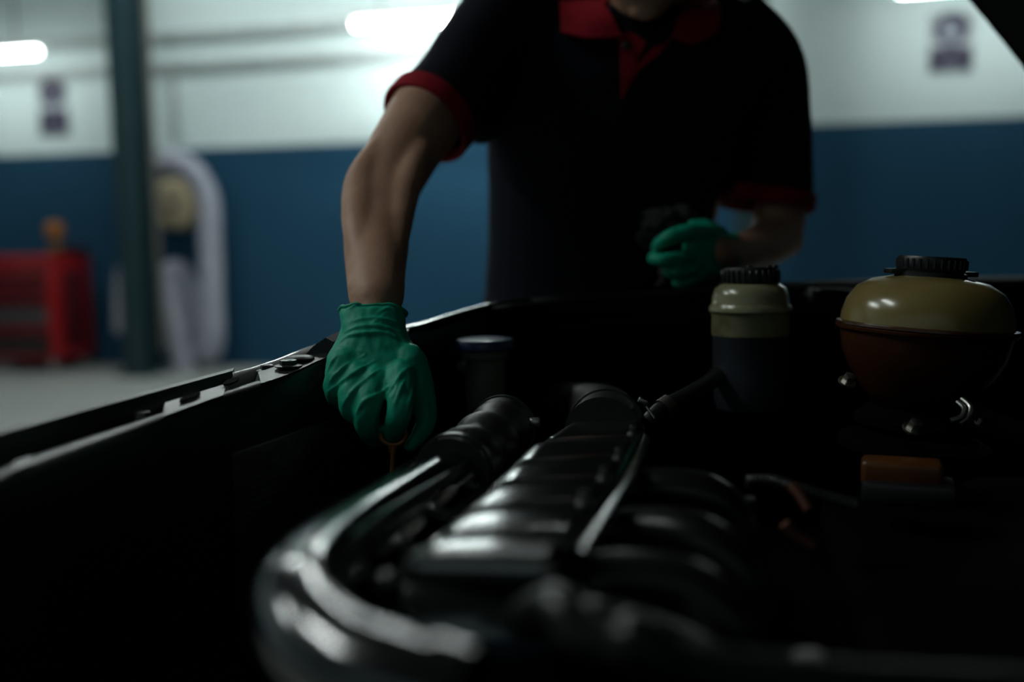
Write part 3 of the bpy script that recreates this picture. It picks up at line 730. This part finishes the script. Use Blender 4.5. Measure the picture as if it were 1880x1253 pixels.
# ---- arms, px centre / depth / radius px
Rarm = [(935, 30, 1.41, 55), (868, 108, 1.355, 58), (800, 190, 1.29, 70), (752, 262, 1.235, 67), (711, 335, 1.19, 64), (694, 395, 1.14, 62), (691, 450, 1.09, 60), (690, 500, 1.04, 55), (691, 545, 1.003, 51), (690, 575, .99, 42), (690, 596, .978, 34)]
Larm = [(1360, 75, 1.465, 52), (1408, 160, 1.48, 54), (1428, 270, 1.50, 54), (1432, 360, 1.515, 48), (1428, 418, 1.52, 47), (1408, 446, 1.49, 45), (1372, 460, 1.43, 36), (1340, 463, 1.38, 31), (1315, 462, 1.345, 29)]
def arm(bm, A): add_tube(bm, [at(x, y, d) for x, y, d, r in A], [px_r(r, d) for x, y, d, r in A], n=22, k=6, rounded=True)
bm = nb(); arm(bm, Rarm); arm(bm, Larm)
# forearm muscles and tendons on the near arm
for pts in ([(700, 268, 1.20, 22), (668, 330, 1.16, 34), (660, 400, 1.10, 34), (664, 465, 1.05, 26), (670, 515, 1.01, 14)],
            [(770, 280, 1.20, 26), (742, 350, 1.15, 30), (728, 420, 1.095, 28), (722, 480, 1.045, 20), (716, 522, 1.01, 12)],
            [(752, 242, 1.235, 34), (716, 285, 1.20, 34), (690, 330, 1.165, 22)]):
    add_tube(bm, [at(x, y, d-.005) for x, y, d, r in pts], [px_r(r, d) for x, y, d, r in pts], n=14, k=5, rounded=True)
# wrist bone and elbow point
add_ell(bm, at(655, 530, 1.003), V((.010, 0, 0)), V((0, .012, 0)), V((0, 0, .014)))
add_ell(bm, at(1440, 440, 1.53), V((.03, 0, 0)), V((0, .03, 0)), V((0, 0, .03)))
# torso
TOR = [(1105, 620, 1.62, 225, .13), (1108, 540, 1.60, 205, .125), (1112, 450, 1.57, 203, .12), (1125, 350, 1.54, 215, .122), (1140, 250, 1.51, 232, .125), (1155, 160, 1.48, 245, .12), (1168, 90, 1.46, 235, .105), (1178, 35, 1.445, 170, .085), (1182, 0, 1.435, 90, .07)]
def torso(bm, grow=0.0, lst=TOR):
    add_loft(bm, [ring(at(x, y, d), V((px_r(hw, d)+grow, 0, 0)), V((0, hd+grow, 0)), 28, 2.4) for x, y, d, hw, hd in lst])
torso(bm, -.012)
# neck and head
chin = at(1184, 36, 1.315)
A = math.radians(28); hup = V((0, -math.sin(A), math.cos(A))); hf = V((0, -math.cos(A), -math.sin(A))); hx = V((1, 0, 0))
HC = chin - hf*.082 + hup*.115
add_tube(bm, [at(1180, 70, 1.46), at(1182, 20, 1.43), HC-hup*.07-hf*.025, HC-hup*.02-hf*.02], [.066, .062, .060, .06], n=20, k=4)
add_ell(bm, HC+hup*.035-hf*.012, hx*.076, hf*.098, hup*.085, 24, 14)          # cranium
hr = [(-.118, .055, .022, .018), (-.108, .048, .036, .034), (-.085, .038, .050, .052), (-.055, .030, .058, .062), (-.02, .024, .066, .070), (.02, .012, .070, .084)]
add_loft(bm, [ring(HC+hup*u_+hf*c_, hx*a_, hf*b_, 24, 2.3) for u_, c_, a_, b_ in hr])  # face and jaw
add_ell(bm, HC+hup*.018+hf*.078, hx*.05, hf*.014, hup*.012, 14, 8)              # brow
add_tube(bm, [HC+hup*.012+hf*.088, HC-hup*.015+hf*.102, HC-hup*.034+hf*.108, HC-hup*.04+hf*.092], [.008, .010, .014, .010], n=12, k=4, rounded=True)
for s in (-1, 1):
    add_ell(bm, HC-hup*.036+hf*.092+hx*.011*s, hx*.009, hf*.010, hup*.008, 10, 6)
    add_ell(bm, HC-hup*.015+hf*.064+hx*.042*s, hx*.018, hf*.016, hup*.016, 12, 8)
    add_tube(bm, [HC+hup*.02+hx*.074*s-hf*.004, HC+hup*.012+hx*.084*s-hf*.016, HC-hup*.012+hx*.082*s-hf*.015, HC-hup*.030+hx*.074*s-hf*.002], [.006, .008, .008, .006], n=10, k=4, rounded=True, flat=1.4)
add_ell(bm, HC-hup*.104+hf*.078, hx*.022, hf*.014, hup*.014, 14, 8)            # chin pad
add_ell(bm, HC-hup*.062+hf*.086, hx*.024, hf*.012, hup*.006, 14, 8)
add_ell(bm, HC-hup*.074+hf*.086, hx*.021, hf*.011, hup*.006, 14, 8)
# hips and legs (behind the wing)
def leg(bm, s, grow=0):
    x0 = at(1105, 600, 1.62).x
    P_ = [V((x0+.085*s, 1.63, .93)), V((x0+.10*s, 1.64, .78)), V((x0+.11*s, 1.63, .50)), V((x0+.115*s, 1.66, .28)), V((x0+.12*s, 1.68, .09))]
    add_tube(bm, P_, [.10+grow, .088+grow, .060+grow, .052+grow, .042+grow], n=18, k=5)
for s in (-1, 1): leg(bm, s)
bodyme = remesh(bm, .0042, 5)
body = obj('body', bodyme, M_skin, per, 'bare forearms, neck and face')
# lips, eyes, hair
bm = nb()
add_ell(bm, HC-hup*.0635+hf*.093, hx*.021, hf*.006, hup*.0045, 14, 8); add_ell(bm, HC-hup*.0725+hf*.092, hx*.018, hf*.006, hup*.0055, 14, 8); obj('lips', bm, M_lip, per)
for s in (-1, 1):
    bm = nb(); add_ell(bm, HC+hf*.083+hx*.032*s, hx*.0125, hf*.0125, hup*.0085, 14, 8); obj('eye', bm, M_eye, per)
for s in (-1, 1):
    bm = nb(); add_tube(bm, [HC+hup*.026+hf*.094+hx*.014*s, HC+hup*.031+hf*.092+hx*.034*s, HC+hup*.024+hf*.078+hx*.052*s], [.003, .004, .002], n=8, k=4, rounded=True); obj('eyebrow', bm, M_hair, per)
bm = nb(); add_ell(bm, HC+hup*.045-hf*.022, hx*.084, hf*.102, hup*.086, 24, 14); add_ell(bm, HC-hup*.01-hf*.06, hx*.074, hf*.05, hup*.07, 20, 12)
hme = remesh(bm, .005, 3)
for v in hme.vertices: v.co += (v.co-HC).normalized()*(.005*noise.noise(v.co*60)+.002)
obj('hair', hme, M_hair, per, 'short dark hair')
# ---- polo shirt
bm = nb(); torso(bm, .012, TOR[:-1])
SL = [(950, 10, 1.42, 92), (902, 55, 1.385, 76), (864, 105, 1.35, 73), (828, 162, 1.315, 74), (790, 214, 1.285, 84), (772, 240, 1.265, 82), (752, 268, 1.24, 80)]
SR = [(1320, 52, 1.455, 88), (1392, 122, 1.475, 82), (1418, 220, 1.49, 70), (1425, 300, 1.505, 66), (1428, 362, 1.515, 64), (1428, 390, 1.515, 62)]
for S in (SL, SR): add_tube(bm, [at(x, y, d) for x, y, d, r in S], [px_r(r, d) for x, y, d, r in S], n=24, k=6)
# bulges and folds at the near sleeve
for x, y, d, r in ((826, 92, 1.33, 30), (792, 140, 1.325, 26), (850, 40, 1.36, 16), (772, 162, 1.30, 20), (882, 222, 1.41, 44), (905, 196, 1.43, 52)):
    add_ell(bm, at(x, y, d), V((px_r(r, d), 0, 0)), V((0, px_r(r, d)*1.4, 0)), V((0, 0, px_r(r, d))))
add_tube(bm, [at(1120, 25, 1.45), at(1020, 25, 1.435), at(940, 35, 1.415)], [px_r(72, 1.45), px_r(80, 1.43), px_r(68, 1.41)], n=18, k=4, rounded=True)
# drape bridging torso to far sleeve
add_tube(bm, [at(1290, 110, 1.46), at(1330, 230, 1.50), at(1318, 330, 1.52)], [.10, .075, .05], n=16, k=4, rounded=True)
shme = remesh(bm, .006, 5)
def axis_of(S): return (at(*S[-1][:3])-at(*S[-2][:3])).normalized()
aL = V((-.48, -.60, -.64)).normalized(); aR = (axis_of(SR)+V((-.12, 0, 0))).normalized()
cL = at(788, 220, 1.285); cR = at(1426, 368, 1.513)
kb = bmesh.new(); kb.from_mesh(shme)
ne = at(1184, 30, 1.40)
dl = [v for v in kb.verts if ((v.co-cL).dot(aL) > .004 and (v.co-cL).length < .14) or ((v.co-cR).dot(aR) > .004 and (v.co-cR).length < .12)]
bmesh.ops.delete(kb, geom=dl, context='VERTS')
# cloth folds
for v in kb.verts:
    q = v.co
    v.co += V((0, -1, .2))*(.004*noise.noise(V((q.x*9+q.z*7, q.y*5, q.z*11-q.x*6))))
edgesL = [v.co.copy() for v in kb.verts if v.is_boundary and (v.co-cL).length < .15]
edgesR = [v.co.copy() for v in kb.verts if v.is_boundary and (v.co-cR).length < .13]
kb.to_mesh(shme); kb.free()
shirt = obj('polo_shirt', shme.copy(), M_navy, per, 'black knitted polo shirt')
sd = shirt.modifiers.new('thick', 'SOLIDIFY'); sd.thickness = .003; sd.offset = -1
SB = bvh_of(shme)
def band(edge, c, ax_, wd, name):
    """knitted band following the cut sleeve edge"""
    u = ax_.cross(V((0, 1, 0))).normalized(); v = ax_.cross(u)
    N = 40; rad = [[] for _ in range(N)]
    for p in edge:
        d = p-c; an = math.atan2(d.dot(v), d.dot(u)) % (2*PI)
        rad[int(an/(2*PI)*N) % N].append(math.hypot(d.dot(u), d.dot(v)))
    rr_ = [max(x) if x else None for x in rad]
    for i in range(N):
        if rr_[i] is None:
            j = next((q for q in range(1, N) if rr_[(i+q) % N] is not None), 0); rr_[i] = rr_[(i+j) % N]
    rr_ = [sum(rr_[(i+q) % N] for q in range(-2, 3))/5 for i in range(N)]
    bm = nb(); rows_ = []
    for h, g_ in ((-wd*.55, .001), (-wd*.45, .0045), (wd*.35, .004), (wd*.5, .002), (wd*.5, -.002), (-wd*.3, -.004)):
        rows_.append([c+ax_*h+(u*math.cos((i+.5)*2*PI/N)+v*math.sin((i+.5)*2*PI/N))*(rr_[i]+g_) for i in range(N)])
    add_loft(bm, rows_+[rows_[0]], cap=False); bmesh.ops.remove_doubles(bm, verts=bm.verts[:], dist=1e-6)
    return obj(name, bm, M_redknit, shirt, 'red knitted sleeve band')
band(edgesL, cL, aL, .026, 'sleeve_band'); band(edgesR, cR, aR, .024, 'sleeve_band')
# collar flaps and placket laid on the chest
def patch(rows_px, off, thick, name, m=M_redknit, par=None, drop=None):
    P = []
    for r_ in rows_px:
        q = crom(r_, 4); P.append([V(p) for p in q])
    P = [[hit(SB, p.x, max(p.y, 4), off, at(p.x, p.y, 1.36)) if p.y >= 4 else hit(SB, p.x, 4, off, at(p.x, p.y, 1.36))+V((0, .0016, .0008))*(4-p.y)*.6 for p in r_] for r_ in P]
    P = [list(x) for x in zip(*[[V(q) for q in crom(col, 4)] for col in zip(*P)])]
    bm = nb(); add_grid(bm, P, V((0, thick, -thick*.2))); return obj(name, bm, m, par or shirt, 'red knitted collar' if name == 'collar' else None)
def pv(l): return [V((x, y, 0)) for x, y in l]
patch([pv([(1026, -40), (1060, -36), (1098, -20)]), pv([(1028, 10), (1068, 18), (1118, 20)]), pv([(1030, 58), (1080, 68), (1142, 66)])], .014, .006, 'collar')
patch([pv([(1262, -20), (1290, -30), (1318, -40)]), pv([(1248, 24), (1290, 26), (1324, 16)]), pv([(1232, 66), (1275, 80), (1320, 56)])], .014, .006, 'collar')
patch([pv([(1136, 56), (1164, 62), (1186, 78)]), pv([(1138, 100), (1156, 104), (1172, 108)]), pv([(1140, 140), (1148, 142), (1156, 142)]), pv([(1141, 180), (1143, 181), (1146, 180)])], .007, .004, 'placket')
patch([pv([(1204, 84), (1220, 78), (1236, 66)]), pv([(1180, 106), (1196, 104), (1216, 94)]), pv([(1158, 136), (1168, 132), (1178, 126)]), pv([(1143, 178), (1145, 176), (1147, 174)])], .009, .004, 'placket')
# open neck skin shows between: back of collar band around the neck
bm = nb(); rows_ = []
for i in range(17):
    an = lerp(-.25*PI, 1.25*PI, i/16); dirv = V((math.cos(an), math.sin(an)*.95, 0))
    c = at(1182, 24, 1.43)
    rows_.append([c+dirv*.078+UPZ*(-.012+.012*math.sin(an)), c+dirv*.070+UPZ*(.028+.02*math.sin(an)), c+dirv*.078+UPZ*(.03+.02*math.sin(an)), c+dirv*.105+UPZ*(-.012+.02*math.sin(an))])
add_loft(bm, rows_); obj('collar_stand', bm, M_redknit, shirt)
bp = hit(SB, 1150, 84, .013)
bm = nb(); add_lathe(bm, [(.0055, -.001), (.0055, .001), (.004, .0018)], bp, V((0, -1, .2)), 16); obj('button', bm, M_black, shirt)
# ---- trousers, belt, boots
bm = nb()
for s in (-1, 1): leg(bm, s, .014)
x0 = at(1105, 600, 1.62).x
add_loft(bm, [ring(V((x0, 1.625, z)), V((a_, 0, 0)), V((0, b_, 0)), 24, 2.5) for z, a_, b_ in ((.80, .17, .12), (.86, .195, .135), (.93, .19, .135), (.965, .18, .13))])
obj('trousers', remesh(bm, .009, 4), M_trouser, per, 'dark work trousers')
for s in (-1, 1):
    x = x0+.12*s; rows_ = []
    for y, hw, zt in ((1.76, .030, .06), (1.74, .042, .10), (1.69, .048, .14), (1.63, .047, .11), (1.57, .050, .075), (1.51, .048, .062), (1.475, .036, .05), (1.46, .015, .03)):
        rows_.append([V((x-hw, y, .0)), V((x+hw, y, 0)), V((x+hw*1.02, y, zt*.45)), V((x+hw*.7, y, zt*.9)), V((x+hw*.2, y, zt)), V((x-hw*.2, y, zt)), V((x-hw*.7, y, zt*.9)), V((x-hw*1.02, y, zt*.45))])
    bm = nb(); add_loft(bm, rows_); obj('boot', bm, M_boot, per, sub=1)

# ---- right glove (image left), px / depth / radius px
bm = nb()
def chain(pts, n=14): add_tube(bm, [at(x, y, d) for x, y, d, r in pts], [px_r(r, d) for x, y, d, r in pts], n=n, k=6, rounded=True)
def slab(lst, e=2.3):
    add_loft(bm, [ring(at(x, y, d), (RC @ V((1, 0, 0)))*px_r(hw, d), (RC @ V((0, tl, -1)))*px_r(hd, d), 28, e) for x, y, d, hw, hd, tl in lst])
q = [(688, 530, .997, 62, 76, .5), (687, 552, .988, 62, 72, .5), (686, 575, .979, 61, 64, .45), (686, 596, .970, 58, 53, .35), (686, 616, .963, 64, 44, .2), (686, 640, .957, 78, 40, .1), (689, 664, .952, 90, 40, 0), (692, 690, .948, 96, 40, -.1), (696, 714, .947, 94, 38, -.1), (700, 735, .952, 84, 32, -.1)]
slab([tuple(p) for p in crom(q, 3)])
chain([(636, 668, .945, 33), (622, 698, .938, 27), (616, 718, .944, 22), (628, 734, .968, 20), (648, 742, .99, 18)])
chain([(660, 690, .938, 32), (648, 728, .926, 28), (648, 750, .93, 25), (658, 762, .955, 22), (672, 768, .985, 20)])
chain([(690, 700, .932, 30), (676, 742, .918, 27), (673, 768, .920, 25), (678, 790, .938, 22), (690, 803, .965, 20)])
chain([(736, 690, .932, 30), (735, 730, .914, 26), (733, 756, .908, 24), (728, 776, .916, 22), (720, 796, .945, 20)])
chain([(752, 660, .948, 30), (770, 704, .946, 27), (780, 742, .945, 22), (782, 774, .943, 19), (768, 802, .942, 16), (754, 818, .947, 13)])
# web between thumb and index
chain([(750, 690, .945, 32), (762, 720, .945, 26), (762, 742, .95, 20)])
gme = remesh(bm, .0018, 6)
GB = bvh_of(gme)
# creases: soft ridges lifted from the surface along the folds seen on the back of the hand
folds = [([(600, 722), (622, 706), (652, 684), (690, 662)], 4.5), ([(628, 748), (645, 722), (668, 700), (700, 676)], 4.5), ([(652, 764), (668, 738), (700, 722), (738, 692)], 5),
         ([(700, 742), (720, 712), (735, 690), (752, 672)], 4), ([(725, 745), (735, 716), (744, 694)], 3.5), ([(598, 690), (608, 668), (620, 652)], 4), ([(604, 704), (622, 682), (645, 664)], 3.5),
         ([(622, 630), (640, 617), (670, 612), (704, 612), (744, 626)], 5), ([(630, 612), (660, 600), (700, 600), (742, 612)], 4), ([(640, 592), (680, 584), (720, 590), (745, 602)], 3.5),
         ([(650, 640), (672, 650), (655, 660)], 2.5), ([(632, 572), (660, 558), (695, 552), (720, 558), (742, 574)], 5), ([(690, 578), (712, 566), (730, 574)], 2.5), ([(664, 606), (690, 590), (712, 572)], 2.5), ([(744, 770), (752, 736), (760, 704)], 3.5),
         ([(770, 700), (782, 730), (788, 762)], 3), ([(718, 735), (728, 712), (733, 690)], 3)]
bm = nb(); bm.from_mesh(gme)
for pts, r in folds:
    q = [hit(GB, p[0], p[1]) for p in crom(pts, 6)]; q = [p for p in q if p is not None]
    if len(q) < 4: continue
    n_ = len(q); rad = [px_r(r, .94)*(.25+.75*math.sin(PI*i/(n_-1))) for i in range(n_)]
    add_tube(bm, q, rad, n=8, k=1, rounded=True)
gme2 = remesh(bm, .0012, 4)
# hollow the cuff opening slightly and open it round the forearm
kb = bmesh.new(); kb.from_mesh(gme2)
ca = at(687, 578, .984); cf = at(693, 545, .946)
cax = (RC @ V((1, 0, 0))).cross(cf-ca).normalized()
if cax.z < 0: cax = -cax
dl = [v for v in kb.verts if (v.co-ca).dot(cax) > .003*noise.noise(v.co*70)]
bmesh.ops.delete(kb, geom=dl, context='VERTS')
for v in kb.verts:
    q = v.co; v.co += v.normal*(.0009*noise.noise(q*95)+.0006*noise.noise(V((q.x*160, q.y*160, q.z*60))))
class _P: pass
rimv = []
for v in kb.verts:
    if v.is_boundary:
        p_ = _P(); p_.co = v.co.copy(); rimv.append(p_)
kb.to_mesh(gme2); kb.free()
gl = obj('glove', gme2, M_glove, per, 'green nitrile glove reaching down into the engine bay')
# rolled rim of the cuff, following the cut edge
eb_ = [v.co.copy() for v in rimv]
cc_ = sum(eb_, V())/len(eb_); u_ = RC @ V((1, 0, 0)); v_ = cax.cross(u_)
eb_.sort(key=lambda p: math.atan2((p-cc_).dot(v_), (p-cc_).dot(u_)))
st = max(1, len(eb_)//48); rim = eb_[::st]; rim.append(rim[0])
bm = nb(); add_tube(bm, rim, .0019, n=8, k=2); obj('cuff_rim', bm, M_glove, gl)

# ---- left glove (image right) closed round the rag
bm = nb()
X1 = RC @ V((1, 0, 0)); Y1 = RC @ V((0, 1, 0)); Z1 = RC @ V((0, 0, -1))
def hslab(lst):
    add_loft(bm, [ring(at(x, y, d), Y1*px_r(hh_, d), Z1*px_r(hd, d), 24, 2.3) for x, y, d, hh_, hd in lst])
hslab([tuple(p) for p in crom([(1350, 462, 1.385, 34, 30), (1335, 462, 1.37, 36, 30), (1318, 462, 1.355, 44, 28), (1296, 463, 1.34, 52, 30), (1272, 466, 1.325, 53, 28), (1256, 468, 1.32, 46, 24)], 3)])
chain([(1302, 428, 1.335, 17), (1262, 428, 1.305, 17), (1230, 436, 1.295, 15), (1210, 448, 1.305, 12), (1206, 454, 1.335, 11)])
chain([(1290, 466, 1.33, 14), (1245, 476, 1.295, 14), (1214, 478, 1.285, 13), (1200, 475, 1.30, 12), (1206, 472, 1.33, 11)])
chain([(1290, 490, 1.335, 13), (1256, 500, 1.302, 11.5), (1234, 501, 1.295, 10.5), (1226, 498, 1.315, 10), (1232, 494, 1.34, 10)])
chain([(1290, 506, 1.34, 12), (1264, 518, 1.315, 10), (1248, 521, 1.31, 9), (1242, 518, 1.325, 9), (1248, 512, 1.345, 8)])
chain([(1322, 430, 1.355, 15), (1296, 416, 1.34, 13), (1272, 414, 1.335, 11)])
g2 = remesh(bm, .0019, 3)
for v in g2.vertices: v.co += v.normal*(.0010*noise.noise(v.co*80))
gl2 = obj('glove', g2, M_glove, per, 'green nitrile glove closed around the black rag')
bm = nb(); rim = []
for i in range(25):
    an = 2*PI*i/24; rim.append(at(1350, 462, 1.383)+Y1*px_r(35, 1.383)*math.cos(an)+Z1*px_r(31, 1.383)*math.sin(an)+X1*.003*math.sin(an*2))
add_tube(bm, rim, .002, n=8, k=3); obj('cuff_rim', bm, M_glove, gl2)

# ---- rag in the hand
rg = thing('cleaning_rag', 'crumpled black rag held in the mechanic\'s gloved hand at the belly', 'rag', at(1225, 470, 1.35))
bm = nb()
for x, y, d, r in ((1222, 412, 1.345, 30), (1196, 408, 1.35, 24), (1252, 402, 1.355, 24), (1192, 434, 1.355, 22), (1226, 446, 1.36, 32), (1248, 470, 1.365, 24), (1230, 500, 1.365, 18), (1215, 520, 1.36, 12)):
    k = px_r(r, d); add_ell(bm, at(x, y, d), V((k, 0, 0)), V((0, k*.8, 0)), V((0, 0, k)))
rme = remesh(bm, .0032, 2)
for v in rme.vertices: v.co += v.normal*(.012*noise.noise(v.co*38)+.006*noise.noise(v.co*90))
obj('cloth', rme, M_rag, rg)

# ---- dipstick being pulled out
dr = thing('oil_dipstick', 'thin dipstick with an orange loop handle below the lowered green glove', 'dipstick', at(722, 900, .94))
rim = [at(722, 798, .935)+(RC @ V((math.cos(a_)*23, math.sin(a_)*19, 0)))*(.935/F) for a_ in [2*PI*i/20 for i in range(21)]]
bm = nb(); add_tube(bm, rim, .0022, n=8, k=3); lp = obj('loop_handle', bm, M_orange, dr)
bm = nb(); add_tube(bm, [at(722, 817, .935), at(721, 832, .935)], [.005, .0035], n=10, k=2); obj('handle_neck', bm, M_orange, dr)
bm = nb(); add_tube(bm, [at(721, 830, .935), at(718, 960, .945)], .0022, n=8, k=2); obj('rod', bm, M_orange, dr)
